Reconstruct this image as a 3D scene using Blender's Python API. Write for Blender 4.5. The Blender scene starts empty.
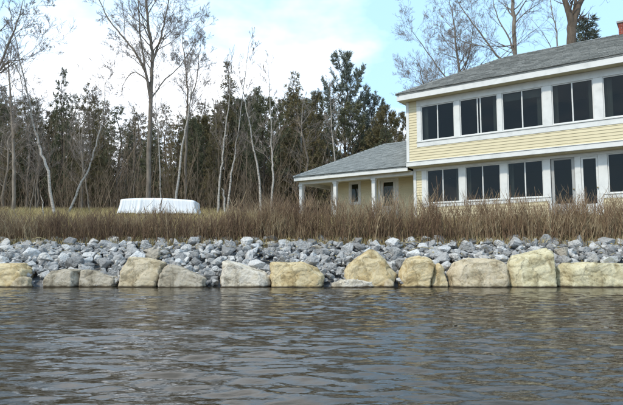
import bpy, bmesh, math, random
import numpy as np
from mathutils import Vector, noise
random.seed(7); rng = np.random.default_rng(7)
R = math.radians
S = bpy.context.scene
COL = S.collection

# ---------------------------------------------------------------- camera
F, CX, CY, H = 552.0, 311.5, 202.5, 0.8           # focal length and centre in photo pixels, eye above the water
PITCH = math.atan2(51, F)
cam = bpy.data.cameras.new('camera'); camo = bpy.data.objects.new('camera', cam); COL.objects.link(camo)
camo.location = (0, 0, H); camo.rotation_euler = (math.pi/2 + PITCH, 0, 0)
cam.sensor_width = 36; cam.lens = F/623*36; cam.clip_start = 0.05; cam.clip_end = 3000
S.camera = camo

# ---------------------------------------------------------------- world and sun
SUN_EL, SUN_AZ = R(46), R(222)                     # azimuth clockwise from +Y: behind the camera, to the left
w = bpy.data.worlds.new('World'); S.world = w; w.use_nodes = True
nt = w.node_tree; nt.nodes.clear()
def N(t, k, **kw):
    n = t.nodes.new(k)
    for a, b in kw.items(): setattr(n, a, b)
    return n
out = N(nt, 'ShaderNodeOutputWorld'); bg = N(nt, 'ShaderNodeBackground'); bg.inputs['Strength'].default_value = 0.15
sky = N(nt, 'ShaderNodeTexSky', sky_type='NISHITA', sun_disc=False, sun_elevation=SUN_EL, sun_rotation=SUN_AZ)
sky.air_density = 1.0; sky.dust_density = 1.6; sky.ozone_density = 1.2
tc = N(nt, 'ShaderNodeTexCoord'); sep = N(nt, 'ShaderNodeSeparateXYZ')
nt.links.new(tc.outputs['Generated'], sep.inputs[0])
zz = N(nt, 'ShaderNodeMath', operation='ADD'); zz.inputs[1].default_value = 0.22; nt.links.new(sep.outputs['Z'], zz.inputs[0])
zm = N(nt, 'ShaderNodeMath', operation='MAXIMUM'); zm.inputs[1].default_value = 0.1; nt.links.new(zz.outputs[0], zm.inputs[0])
dx = N(nt, 'ShaderNodeMath', operation='DIVIDE'); dy = N(nt, 'ShaderNodeMath', operation='DIVIDE')
for d_, s_ in ((dx, 'X'), (dy, 'Y')):
    nt.links.new(sep.outputs[s_], d_.inputs[0]); nt.links.new(zm.outputs[0], d_.inputs[1])
cmb = N(nt, 'ShaderNodeCombineXYZ'); nt.links.new(dx.outputs[0], cmb.inputs[0]); nt.links.new(dy.outputs[0], cmb.inputs[1])
mp = N(nt, 'ShaderNodeMapping'); mp.inputs['Location'].default_value = (6.9, 5.3, 0.0); nt.links.new(cmb.outputs[0], mp.inputs[0])
cn = N(nt, 'ShaderNodeTexNoise'); cn.inputs['Scale'].default_value = 0.55; cn.inputs['Detail'].default_value = 7; cn.inputs['Roughness'].default_value = 0.52
nt.links.new(mp.outputs[0], cn.inputs['Vector'])
cr = N(nt, 'ShaderNodeValToRGB'); cr.color_ramp.elements[0].position = 0.50; cr.color_ramp.elements[1].position = 0.63
nt.links.new(cn.outputs['Fac'], cr.inputs[0])
tint = N(nt, 'ShaderNodeMix', data_type='RGBA', blend_type='MULTIPLY'); tint.inputs[0].default_value = 1.0
tint.inputs[7].default_value = (1.1, 1.15, 1.15, 1); nt.links.new(sky.outputs[0], tint.inputs[6])
mixc = N(nt, 'ShaderNodeMix', data_type='RGBA'); nt.links.new(cr.outputs[0], mixc.inputs[0])
veil = N(nt, 'ShaderNodeMix', data_type='RGBA'); veil.inputs[0].default_value = 0.7; veil.inputs[7].default_value = (4.5, 7.2, 10.0, 1)   # thin high veil
nt.links.new(tint.outputs[2], veil.inputs[6]); nt.links.new(veil.outputs[2], mixc.inputs[6]); mixc.inputs[7].default_value = (12.5, 13.0, 13.8, 1)
nt.links.new(mixc.outputs[2], bg.inputs['Color']); nt.links.new(bg.outputs[0], out.inputs['Surface'])

sl = bpy.data.lights.new('sun', 'SUN'); sl.energy = 2.6; sl.angle = R(4); sl.color = (1, 0.91, 0.77)
so = bpy.data.objects.new('sun', sl); COL.objects.link(so)
sd = Vector((math.sin(SUN_AZ)*math.cos(SUN_EL), math.cos(SUN_AZ)*math.cos(SUN_EL), math.sin(SUN_EL)))
so.rotation_euler = (-sd).to_track_quat('-Z', 'Y').to_euler(); so.location = (-20, -20, 40)
vs = S.view_settings; vs.view_transform = 'Standard'; vs.look = 'None'; vs.gamma = 1; vs.use_curve_mapping = False; vs.exposure = 0.15

# ---------------------------------------------------------------- pixel helpers
cp, sp_ = math.cos(PITCH), math.sin(PITCH)
def at(px, py, Y):
    a = (px-CX)/F; b = -(py-CY)/F
    r = Vector((a, cp-b*sp_, sp_+b*cp)); return Vector((0, 0, H)) + r*(Y/r.y)
def xat(px, Y): return (px-CX)/F*Y*1.0             # near the horizon

# ---------------------------------------------------------------- materials
def ramp(t, fac, stops):
    r = N(t, 'ShaderNodeValToRGB'); e = r.color_ramp.elements
    e[0].position, e[0].color = stops[0][0], (*stops[0][1], 1)
    e[1].position, e[1].color = stops[-1][0], (*stops[-1][1], 1)
    for p, c in stops[1:-1]:
        q = e.new(p); q.color = (*c, 1)
    t.links.new(fac, r.inputs[0]); return r.outputs[0]
def mat(name, stops, scale=6, rough=0.85, detail=6, bump=0.0, bscale=None, rand=None, island=False, spec=0.3, dist=0.02, stretch=None, jitter=0.0, coords='Object'):
    m = bpy.data.materials.new(name); m.use_nodes = True; t = m.node_tree; b = t.nodes['Principled BSDF']
    b.inputs['Roughness'].default_value = rough; b.inputs['Specular IOR Level'].default_value = spec
    c = N(t, 'ShaderNodeTexCoord'); v = c.outputs[coords]
    if stretch:
        g = N(t, 'ShaderNodeMapping'); g.inputs['Scale'].default_value = stretch; t.links.new(v, g.inputs[0]); v = g.outputs[0]
    oi = N(t, 'ShaderNodeObjectInfo')
    n = N(t, 'ShaderNodeTexNoise', noise_dimensions='4D'); n.inputs['Scale'].default_value = scale; n.inputs['Detail'].default_value = detail; n.inputs['Roughness'].default_value = 0.62
    mw = N(t, 'ShaderNodeMath', operation='MULTIPLY'); mw.inputs[1].default_value = 37.0; t.links.new(oi.outputs['Random'], mw.inputs[0]); t.links.new(mw.outputs[0], n.inputs['W'])
    t.links.new(v, n.inputs['Vector'])
    fac = n.outputs['Fac']
    if jitter:
        src = N(t, 'ShaderNodeNewGeometry').outputs['Random Per Island'] if island else oi.outputs['Random']
        mr = N(t, 'ShaderNodeMapRange'); mr.inputs['To Min'].default_value = -jitter; mr.inputs['To Max'].default_value = jitter; t.links.new(src, mr.inputs['Value'])
        ad = N(t, 'ShaderNodeMath', operation='ADD'); t.links.new(fac, ad.inputs[0]); t.links.new(mr.outputs[0], ad.inputs[1]); fac = ad.outputs[0]
    t.links.new(ramp(t, fac, stops), b.inputs['Base Color'])
    if bump:
        n2 = N(t, 'ShaderNodeTexNoise'); n2.inputs['Scale'].default_value = bscale or scale*3; n2.inputs['Detail'].default_value = 8; t.links.new(v, n2.inputs['Vector'])
        bp = N(t, 'ShaderNodeBump'); bp.inputs['Strength'].default_value = bump; bp.inputs['Distance'].default_value = dist
        t.links.new(n2.outputs['Fac'], bp.inputs['Height']); t.links.new(bp.outputs[0], b.inputs['Normal'])
    return m
M = {}
M['lawn'] = mat('dormant_lawn', [(0.3, (0.10, 0.075, 0.035)), (0.5, (0.17, 0.135, 0.06)), (0.7, (0.24, 0.19, 0.09))], 1.3, 0.95, bump=0.6, bscale=14, dist=0.05)
def groundmat(m):
    t = m.node_tree; b = t.nodes['Principled BSDF']; old = b.inputs['Base Color'].links[0].from_socket
    g = N(t, 'ShaderNodeNewGeometry'); sx = N(t, 'ShaderNodeSeparateXYZ'); t.links.new(g.outputs['Position'], sx.inputs[0])
    n = N(t, 'ShaderNodeTexNoise'); n.inputs['Scale'].default_value = 0.7; n.inputs['Detail'].default_value = 5; t.links.new(g.outputs['Position'], n.inputs['Vector'])
    v = N(t, 'ShaderNodeTexVoronoi'); v.inputs['Scale'].default_value = 9; t.links.new(g.outputs['Position'], v.inputs['Vector'])
    grav = ramp(t, v.outputs['Color'], [(0.1, (0.05, 0.05, 0.05)), (0.9, (0.22, 0.225, 0.23))])
    n5 = N(t, 'ShaderNodeTexNoise'); n5.inputs['Scale'].default_value = 3; n5.inputs['Detail'].default_value = 8; t.links.new(g.outputs['Position'], n5.inputs['Vector'])
    leaf = ramp(t, n5.outputs['Fac'], [(0.3, (0.075, 0.052, 0.032)), (0.7, (0.17, 0.125, 0.08))])
    y = N(t, 'ShaderNodeMath', operation='MULTIPLY_ADD'); y.inputs[1].default_value = 2.0; t.links.new(n.outputs['Fac'], y.inputs[0]); t.links.new(sx.outputs['Y'], y.inputs[2])
    def zone_(lo, hi, a, c):
        mr = N(t, 'ShaderNodeMapRange'); mr.inputs['From Min'].default_value = lo; mr.inputs['From Max'].default_value = hi; t.links.new(y.outputs[0], mr.inputs['Value'])
        mx = N(t, 'ShaderNodeMix', data_type='RGBA'); t.links.new(mr.outputs[0], mx.inputs[0]); t.links.new(a, mx.inputs[6]); t.links.new(c, mx.inputs[7]); return mx.outputs[2]
    t.links.new(zone_(31, 33.5, zone_(16.5, 17.0, grav, old), leaf), b.inputs['Base Color'])
groundmat(M['lawn'])
M['siding'] = mat('yellow_clapboard', [(0.3, (0.567, 0.498, 0.326)), (0.7, (0.645, 0.573, 0.381))], 2.0, 0.6, bump=0.08, bscale=60, stretch=(0.3, 1, 4), dist=0.004)
M['trim'] = mat('white_trim_paint', [(0.3, (0.54, 0.545, 0.52)), (0.48, (0.64, 0.645, 0.62)), (0.7, (0.70, 0.70, 0.67))], 3.5, 0.5, detail=9, bump=0.04, bscale=40, dist=0.003)
M['greytrim'] = mat('grey_storm_door_frame', [(0.3, (0.30, 0.30, 0.29)), (0.7, (0.38, 0.38, 0.36))], 3, 0.5)
M['soffit'] = mat('cream_soffit', [(0.3, (0.52, 0.48, 0.33)), (0.7, (0.58, 0.54, 0.38))], 3, 0.7)
M['shingle'] = mat('grey_shingle', [(0.25, (0.10, 0.104, 0.097)), (0.5, (0.185, 0.19, 0.176)), (0.75, (0.29, 0.29, 0.27))], 30, 0.95, island=True, jitter=0.15, bump=0.3, bscale=150, dist=0.004)
M['shingle2'] = mat('blue_grey_shingle', [(0.25, (0.13, 0.142, 0.14)), (0.5, (0.205, 0.222, 0.218)), (0.75, (0.29, 0.305, 0.30))], 30, 0.95, island=True, jitter=0.10, bump=0.3, bscale=150, dist=0.004)
M['concrete'] = mat('concrete', [(0.3, (0.25, 0.245, 0.23)), (0.7, (0.36, 0.35, 0.33))], 3, 0.9, bump=0.2)
M['brick'] = mat('red_brick', [(0.3, (0.20, 0.05, 0.035)), (0.7, (0.36, 0.10, 0.07))], 9, 0.9, island=True, jitter=0.15, bump=0.3)
M['mortar'] = mat('mortar', [(0.3, (0.30, 0.28, 0.26)), (0.7, (0.4, 0.38, 0.35))], 9, 0.95)
M['metal'] = mat('brass_knob', [(0.3, (0.25, 0.2, 0.1)), (0.7, (0.3, 0.25, 0.14))], 5, 0.35)
def glassmat():
    m = bpy.data.materials.new('window_glass'); m.use_nodes = True; t = m.node_tree; t.nodes.clear()
    o_ = N(t, 'ShaderNodeOutputMaterial'); mx = N(t, 'ShaderNodeMixShader'); tr = N(t, 'ShaderNodeBsdfTransparent'); gl = N(t, 'ShaderNodeBsdfGlossy'); fr = N(t, 'ShaderNodeFresnel')
    tr.inputs[0].default_value = (0.50, 0.53, 0.52, 1); gl.inputs['Roughness'].default_value = 0.02; fr.inputs['IOR'].default_value = 1.36
    c = N(t, 'ShaderNodeTexCoord'); n2 = N(t, 'ShaderNodeTexNoise'); n2.inputs['Scale'].default_value = 1.1; n2.inputs['Detail'].default_value = 1; t.links.new(c.outputs['Object'], n2.inputs['Vector'])
    bp = N(t, 'ShaderNodeBump'); bp.inputs['Strength'].default_value = 0.35; bp.inputs['Distance'].default_value = 0.05; t.links.new(n2.outputs['Fac'], bp.inputs['Height']); t.links.new(bp.outputs[0], gl.inputs['Normal'])
    t.links.new(fr.outputs[0], mx.inputs[0]); t.links.new(tr.outputs[0], mx.inputs[1]); t.links.new(gl.outputs[0], mx.inputs[2]); t.links.new(mx.outputs[0], o_.inputs['Surface']); return m
M['glass'] = glassmat()
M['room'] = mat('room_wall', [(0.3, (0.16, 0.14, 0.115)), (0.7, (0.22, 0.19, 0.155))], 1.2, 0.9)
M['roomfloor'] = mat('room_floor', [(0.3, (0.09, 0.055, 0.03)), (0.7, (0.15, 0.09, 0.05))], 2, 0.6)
M['curtain'] = mat('curtain', [(0.3, (0.5, 0.48, 0.44)), (0.7, (0.62, 0.60, 0.55))], 3, 0.95)
M['tarp'] = mat('white_tarp', [(0.3, (0.66, 0.68, 0.70)), (0.7, (0.76, 0.77, 0.78))], 3, 0.45, bump=0.15, bscale=9, dist=0.02)
M['birch'] = mat('birch_bark', [(0.36, (0.10, 0.085, 0.07)), (0.46, (0.33, 0.30, 0.26)), (0.7, (0.52, 0.48, 0.43))], 9, 0.8, stretch=(1, 1, 4))
M['bark'] = mat('grey_bark', [(0.3, (0.12, 0.10, 0.08)), (0.7, (0.28, 0.24, 0.195))], 9, 0.95, stretch=(1, 1, 0.3), bump=0.5, bscale=25, jitter=0.12)
M['darkbark'] = mat('dark_bark', [(0.3, (0.05, 0.04, 0.03)), (0.7, (0.13, 0.10, 0.075))], 9, 0.95, stretch=(1, 1, 0.3), bump=0.5, bscale=25, jitter=0.1)
M['twig'] = mat('twig', [(0.3, (0.15, 0.125, 0.105)), (0.7, (0.28, 0.235, 0.20))], 2, 0.95, jitter=0.12)
M['brush'] = mat('brush', [(0.25, (0.10, 0.075, 0.05)), (0.5, (0.18, 0.135, 0.09)), (0.75, (0.27, 0.21, 0.15))], 0.9, 0.95, island=True, jitter=0.2)
M['shrub'] = mat('red_brown_stem', [(0.2, (0.079, 0.048, 0.034)), (0.45, (0.163, 0.106, 0.066)), (0.6, (0.242, 0.172, 0.102)), (0.8, (0.420, 0.356, 0.228))], 0.8, 0.9, island=True, jitter=0.2)
M['straw'] = mat('straw', [(0.25, (0.18, 0.13, 0.06)), (0.5, (0.34, 0.27, 0.12)), (0.75, (0.46, 0.38, 0.2))], 0.5, 0.9, island=True, jitter=0.18)
M['needle'] = mat('needle', [(0.25, (0.063, 0.070, 0.040)), (0.5, (0.109, 0.115, 0.063)), (0.75, (0.161, 0.155, 0.085))], 0.7, 0.8, jitter=0.14)
M['needle2'] = mat('brown_needle', [(0.25, (0.078, 0.067, 0.032)), (0.5, (0.134, 0.113, 0.052)), (0.75, (0.196, 0.157, 0.076))], 0.7, 0.85, jitter=0.14)
M['needle3'] = mat('blue_needle', [(0.25, (0.08, 0.092, 0.075)), (0.5, (0.135, 0.15, 0.115)), (0.75, (0.19, 0.20, 0.15))], 0.7, 0.8, jitter=0.1)
def rockmat(name, a, b, c, sc=7, bump=0.85):
    return mat(name, [(0.30, a), (0.46, b), (0.54, b), (0.70, c)], sc, 0.9, detail=12, bump=bump, bscale=sc*1.6, dist=0.09, jitter=0.10)
M['rk_blue'] = rockmat('blue_grey_stone', (0.210, 0.208, 0.202), (0.340, 0.336, 0.326), (0.490, 0.479, 0.460))
M['rk_dark'] = rockmat('dark_grey_stone', (0.120, 0.119, 0.118), (0.220, 0.218, 0.213), (0.340, 0.335, 0.322))
M['rk_light'] = rockmat('pale_grey_stone', (0.340, 0.332, 0.314), (0.500, 0.487, 0.462), (0.620, 0.605, 0.572))
M['rk_white'] = rockmat('whitish_stone', (0.40, 0.40, 0.39), (0.55, 0.55, 0.54), (0.68, 0.68, 0.66))
M['rk_tan'] = rockmat('tan_stone', (0.22, 0.19, 0.15), (0.34, 0.30, 0.24), (0.46, 0.42, 0.35))
def boulder_mat(name, dark, mid, light):
    m = bpy.data.materials.new(name); m.use_nodes = True; t = m.node_tree; b = t.nodes['Principled BSDF']; b.inputs['Roughness'].default_value = 0.9; b.inputs['Specular IOR Level'].default_value = 0.2
    c = N(t, 'ShaderNodeTexCoord')
    n = N(t, 'ShaderNodeTexNoise'); n.inputs['Scale'].default_value = 3.2; n.inputs['Detail'].default_value = 10; n.inputs['Roughness'].default_value = 0.65; n.inputs['Distortion'].default_value = 0.6
    t.links.new(c.outputs['Object'], n.inputs['Vector'])
    col = ramp(t, n.outputs['Fac'], [(0.34, dark), (0.45, mid), (0.58, light), (0.70, mid)])
    nb_ = N(t, 'ShaderNodeTexNoise'); nb_.inputs['Scale'].default_value = 22; nb_.inputs['Detail'].default_value = 6; t.links.new(c.outputs['Object'], nb_.inputs['Vector'])
    spk = ramp(t, nb_.outputs['Fac'], [(0.28, (0.62, 0.60, 0.56)), (0.42, (1, 1, 1)), (0.62, (1, 1, 1)), (0.72, (1.0, 0.93, 0.82))])
    ml = N(t, 'ShaderNodeMix', data_type='RGBA', blend_type='MULTIPLY'); ml.inputs[0].default_value = 0.8; t.links.new(col, ml.inputs[6]); t.links.new(spk, ml.inputs[7]); col = ml.outputs[2]
    # wet dark stain at the water line
    g = N(t, 'ShaderNodeNewGeometry'); s = N(t, 'ShaderNodeSeparateXYZ'); t.links.new(g.outputs['Position'], s.inputs[0])
    n3 = N(t, 'ShaderNodeTexNoise'); n3.inputs['Scale'].default_value = 5; t.links.new(g.outputs['Position'], n3.inputs['Vector'])
    mm = N(t, 'ShaderNodeMath', operation='MULTIPLY_ADD'); mm.inputs[1].default_value = -0.07; t.links.new(n3.outputs['Fac'], mm.inputs[0]); t.links.new(s.outputs['Z'], mm.inputs[2])
    mr = N(t, 'ShaderNodeMapRange', interpolation_type='SMOOTHSTEP'); mr.inputs['From Min'].default_value = -0.025; mr.inputs['From Max'].default_value = 0.025; t.links.new(mm.outputs[0], mr.inputs['Value'])
    mx = N(t, 'ShaderNodeMix', data_type='RGBA'); t.links.new(mr.outputs[0], mx.inputs[0]); mx.inputs[6].default_value = (0.06, 0.045, 0.028, 1); t.links.new(col, mx.inputs[7])
    t.links.new(mx.outputs[2], b.inputs['Base Color'])
    n2 = N(t, 'ShaderNodeTexNoise'); n2.inputs['Scale'].default_value = 9; n2.inputs['Detail'].default_value = 12; n2.inputs['Roughness'].default_value = 0.72; t.links.new(c.outputs['Object'], n2.inputs['Vector'])
    vc = N(t, 'ShaderNodeTexVoronoi', feature='DISTANCE_TO_EDGE'); vc.inputs['Scale'].default_value = 1.5
    dsp = N(t, 'ShaderNodeMix', data_type='RGBA', blend_type='LINEAR_LIGHT'); dsp.inputs[0].default_value = 0.35; t.links.new(c.outputs['Object'], dsp.inputs[6]); t.links.new(n.outputs['Color'], dsp.inputs[7]); t.links.new(dsp.outputs[2], vc.inputs['Vector'])
    cl = N(t, 'ShaderNodeMapRange'); cl.inputs['From Max'].default_value = 0.03; cl.inputs['To Max'].default_value = 0.16; t.links.new(vc.outputs['Distance'], cl.inputs['Value'])
    hh = N(t, 'ShaderNodeMath', operation='ADD'); t.links.new(cl.outputs[0], hh.inputs[0]); t.links.new(n2.outputs['Fac'], hh.inputs[1])
    bp = N(t, 'ShaderNodeBump'); bp.inputs['Strength'].default_value = 1.0; bp.inputs['Distance'].default_value = 0.07; t.links.new(hh.outputs[0], bp.inputs['Height']); t.links.new(bp.outputs[0], b.inputs['Normal'])
    return m
M['b_gold'] = boulder_mat('golden_boulder', (0.331, 0.238, 0.116), (0.524, 0.405, 0.216), (0.662, 0.554, 0.352))
M['b_tan'] = boulder_mat('tan_boulder', (0.276, 0.214, 0.130), (0.488, 0.401, 0.260), (0.626, 0.534, 0.386))
M['b_grey'] = boulder_mat('grey_tan_boulder', (0.198, 0.166, 0.118), (0.370, 0.319, 0.235), (0.499, 0.442, 0.353))
M['b_pale'] = boulder_mat('pale_boulder', (0.342, 0.288, 0.207), (0.589, 0.521, 0.405), (0.722, 0.660, 0.558))
M['b_cream'] = boulder_mat('cream_boulder', (0.331, 0.270, 0.151), (0.570, 0.495, 0.302), (0.699, 0.630, 0.428))
def watermat():
    m = bpy.data.materials.new('lake_water'); m.use_nodes = True; t = m.node_tree; b = t.nodes['Principled BSDF']
    b.inputs['Base Color'].default_value = (0.030, 0.024, 0.014, 1); b.inputs['Roughness'].default_value = 0.05; b.inputs['IOR'].default_value = 1.45
    c = N(t, 'ShaderNodeTexCoord'); g = N(t, 'ShaderNodeMapping'); g.inputs['Scale'].default_value = (3.0, 9.0, 1); t.links.new(c.outputs['Object'], g.inputs[0])
    n = N(t, 'ShaderNodeTexNoise'); n.inputs['Scale'].default_value = 1.5; n.inputs['Detail'].default_value = 4; t.links.new(g.outputs[0], n.inputs['Vector'])
    bp = N(t, 'ShaderNodeBump'); bp.inputs['Strength'].default_value = 0.5; bp.inputs['Distance'].default_value = 0.014; t.links.new(n.outputs['Fac'], bp.inputs['Height']); t.links.new(bp.outputs[0], b.inputs['Normal'])
    return m
M['water'] = watermat()

# ---------------------------------------------------------------- object helpers
def link(name, me, m, parent=None):
    o = bpy.data.objects.new(name, me); COL.objects.link(o)
    if m is not None:
        for q in (m if isinstance(m, (list, tuple)) else [m]): me.materials.append(q)
    if parent: o.parent = parent
    return o
def tag(o, label, cat, group=None, kind=None):
    o['label'] = label
    if cat: o['category'] = cat
    if group: o['group'] = group
    if kind: o['kind'] = kind
    return o
def empty(name, loc, rz=0):
    o = bpy.data.objects.new(name, None); COL.objects.link(o); o.location = loc; o.rotation_euler = (0, 0, rz); o.empty_display_size = 0.2; return o
class MB:
    def __init__(s): s.v = []; s.f = []
    def box(s, x0, x1, y0, y1, z0, z1):
        i = len(s.v); s.v += [(x, y, z) for z in (z0, z1) for y in (y0, y1) for x in (x0, x1)]
        s.f += [(i, i+2, i+3, i+1), (i+4, i+5, i+7, i+6), (i, i+1, i+5, i+4), (i+2, i+6, i+7, i+3), (i, i+4, i+6, i+2), (i+1, i+3, i+7, i+5)]; return s
    def face(s, *p):
        i = len(s.v); s.v += [tuple(q) for q in p]; s.f.append(tuple(range(i, i+len(p)))); return s
    def tube(s, P, rad, k=5, cap=False):
        n0 = len(s.v); a = None
        for j, p in enumerate(P):
            d = (P[min(j+1, len(P)-1)] - P[max(j-1, 0)])
            if d.length < 1e-6: d = Vector((0, 0, 1))
            d.normalize()
            if a is None: a = d.orthogonal().normalized()
            a = (a - d*a.dot(d)); a = a.normalized() if a.length > 1e-4 else d.orthogonal().normalized()
            b = d.cross(a)
            for q in range(k):
                g = 2*math.pi*q/k; s.v.append(tuple(p + (a*math.cos(g) + b*math.sin(g))*rad[j]))
        for j in range(len(P)-1):
            for q in range(k):
                s.f.append((n0+j*k+q, n0+j*k+(q+1) % k, n0+(j+1)*k+(q+1) % k, n0+(j+1)*k+q))
        if cap: s.f.append(tuple(n0+(len(P)-1)*k+q for q in range(k)))
        return s
    def mesh(s, name, smooth=False):
        me = bpy.data.meshes.new(name); me.from_pydata(s.v, [], s.f); me.update()
        if smooth: me.polygons.foreach_set('use_smooth', [True]*len(me.polygons))
        return me
    def build(s, name, m, parent=None, smooth=False): return link(name, s.mesh(name, smooth), m, parent)
def bevelled(name, boxes, m, parent, wd=0.008):
    bm = bmesh.new()
    for (x0, x1, y0, y1, z0, z1) in boxes:
        r = bmesh.ops.create_cube(bm, size=1)
        for v in r['verts']: v.co = Vector(((x0+x1)/2+v.co.x*(x1-x0), (y0+y1)/2+v.co.y*(y1-y0), (z0+z1)/2+v.co.z*(z1-z0)))
    bmesh.ops.bevel(bm, geom=list(bm.edges), offset=wd, segments=1, affect='EDGES')
    me = bpy.data.meshes.new(name); bm.to_mesh(me); bm.free(); return link(name, me, m, parent)

# ---------------------------------------------------------------- terrain
U = Vector((0.81944805, -0.57315347)); NN = Vector((0.57315347, 0.81944805)); P0 = Vector((4.72234, 22.5)); GZ = 1.92
def sm(a, b, x): t = min(1, max(0, (x-a)/(b-a))); return t*t*(3-2*t)
PROF = [(-400, -2.5), (0, -2.2), (9, -1.1), (12.6, -0.5), (13.3, -0.12), (13.9, 0.2), (15.4, 1.0), (15.9, 1.1), (17.5, 1.5), (20, 2.0), (24, 2.5), (30, 3.1), (40, 4.0), (60, 6.4), (90, 12.8), (150, 22), (500, 60)]
PX = [p[0] for p in PROF]; PZ = [p[1] for p in PROF]
def hdist(x, y):
    d = Vector((x, y))-P0; t, n = d.dot(U), d.dot(NN)
    def rd(t0, t1, n0, n1): return math.hypot(max(t0-t, 0, t-t1), max(n0-n, 0, n-n1))
    return min(rd(-0.9, 10.5, 0, 6.6), rd(-6.9, -0.8, 0.2, 6.6))
def tz(x, y):
    z = float(np.interp(y, PX, PZ))
    if y > 14.5:
        k = sm(5.5, 0.6, hdist(x, y)) if hdist(x, y) < 5.5 else 0.0
        k *= sm(15.8, 17.5, y)
        z = z*(1-k) + GZ*k
        z += 0.07*noise.noise(Vector((x*0.35, y*0.35, 0))) * sm(15, 17, y) * (1-k)
    return z
def axis(segs):
    r = []
    for a, b, s in segs: r += list(np.arange(a, b, s))
    return r + [segs[-1][1]]
def grid_mesh(name, xs, ys, fz, m, smooth=True):
    v = [(x, y, fz(x, y)) for y in ys for x in xs]; k = len(xs)
    f = [(j*k+i, j*k+i+1, (j+1)*k+i+1, (j+1)*k+i) for j in range(len(ys)-1) for i in range(k-1)]
    me = bpy.data.meshes.new(name); me.from_pydata(v, [], f); me.update()
    if smooth: me.polygons.foreach_set('use_smooth', [True]*len(me.polygons))
    return link(name, me, m)
gx = axis([(-500, -60, 40), (-60, -20, 3), (-20, 20, 0.5), (20, 60, 3), (60, 500, 40)])
gy = axis([(-300, 8, 30), (8, 34, 0.5), (34, 60, 1.5), (60, 500, 20)])
o = grid_mesh('ground', gx, gy, tz, M['lawn']); tag(o, 'brown dormant lawn rising gently from the rocky bank', None, kind='structure')

# water: a real wave surface (sum of many small wave trains)
wx = np.array(axis([(-420, -60, 30), (-60, -14, 1.5), (-14, 14, 0.042), (14, 60, 1.5), (60, 420, 30)]))
wy = np.array(axis([(-420, -20, 30), (-20, 1, 0.7), (1, 6, 0.022), (6, 14.2, 0.045)]))
Xg, Yg = np.meshgrid(wx, wy); Zg = np.zeros_like(Xg)
wr = np.random.default_rng(11)
grp = 0.82+0.30*np.sin(0.55*Xg+0.35*Yg)*np.sin(0.37*Yg-0.21*Xg+1.0)+0.16*np.sin(1.3*Xg-0.9*Yg+2)*np.sin(0.8*Xg+1.7*Yg)
for i in range(110):
    lam = 0.07*(0.55/0.07)**wr.random(); k = 2*math.pi/lam
    th = math.radians(90 + wr.normal(-9, 17 if lam > 0.15 else 28)); amp = 0.0040*lam*(0.4+1.2*wr.random())
    ph = wr.random()*6.283
    arg = k*(Xg*math.cos(th)+Yg*math.sin(th)) + ph + 1.2*np.sin(0.45*Xg*math.sin(th)+0.5*Yg+ph*3)
    Zg += amp*grp*(np.sin(arg) + 0.30*np.cos(2*arg))
fade = np.clip((15-np.abs(Xg))/2, 0, 1)*np.clip((Yg+18)/10, 0, 1)*np.clip((14.2-Yg)/3, 0.35, 1)
Zg *= fade
V = np.stack([Xg, Yg, Zg], -1).reshape(-1, 3); kx = len(wx); ky = len(wy)
I, J = np.meshgrid(np.arange(kx-1), np.arange(ky-1)); b0 = (J*kx+I).ravel()
Fq = np.stack([b0, b0+1, b0+kx+1, b0+kx], -1)
me = bpy.data.meshes.new('water'); me.vertices.add(len(V)); me.vertices.foreach_set('co', V.ravel()); me.loops.add(Fq.size); me.loops.foreach_set('vertex_index', Fq.ravel().astype(np.int32))
me.polygons.add(len(Fq)); me.polygons.foreach_set('loop_start', np.arange(0, Fq.size, 4, dtype=np.int32)); me.polygons.foreach_set('use_smooth', np.ones(len(Fq), bool)); me.update(calc_edges=True)
o = link('water', me, M['water']); tag(o, 'rippled brown lake water reflecting trees and sky', None, kind='structure')

# ---------------------------------------------------------------- house
house = empty('house', (P0.x, P0.y, GZ), math.atan2(U.y, U.x))
tag(house, 'pale yellow two-storey lake house with white trim and low porch wing', 'house')
HB = lambda bs: [(a, b, c, d, e-GZ, f-GZ) for a, b, c, d, e, f in bs]
def hb(name, m, *bs, parent=house, bev=0.006): return bevelled(name, HB(bs), m, parent, bev)
def siding(name, t0, t1, n, z0, z1, side=False, parent=house, exp=0.112):
    mb = MB(); z = z0
    while z < z1-0.01:
        zt = min(z+exp, z1)
        if not side:
            a, b = n-0.020, n-0.002
            mb.face((t0, a, z-GZ), (t1, a, z-GZ), (t1, b, zt-GZ), (t0, b, zt-GZ)); mb.face((t0, n+0.01, z-GZ), (t1, n+0.01, z-GZ), (t1, a, z-GZ), (t0, a, z-GZ))
        else:                                     # faces -t or +t: here t0..t1 runs along n and n is the t position
            sg = side; a, b = n+sg*0.020, n+sg*0.002
            mb.face((a, t0, z-GZ), (a, t1, z-GZ), (b, t1, zt-GZ), (b, t0, zt-GZ)); mb.face((n-sg*0.01, t0, z-GZ), (n-sg*0.01, t1, z-GZ), (a, t1, z-GZ), (a, t0, z-GZ))
        z = zt
    o = mb.build(name, M['siding'], parent); o['kind'] = 'stuff'; return o
TL, TR, BK = -0.83, 10.3, 6.05
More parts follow.
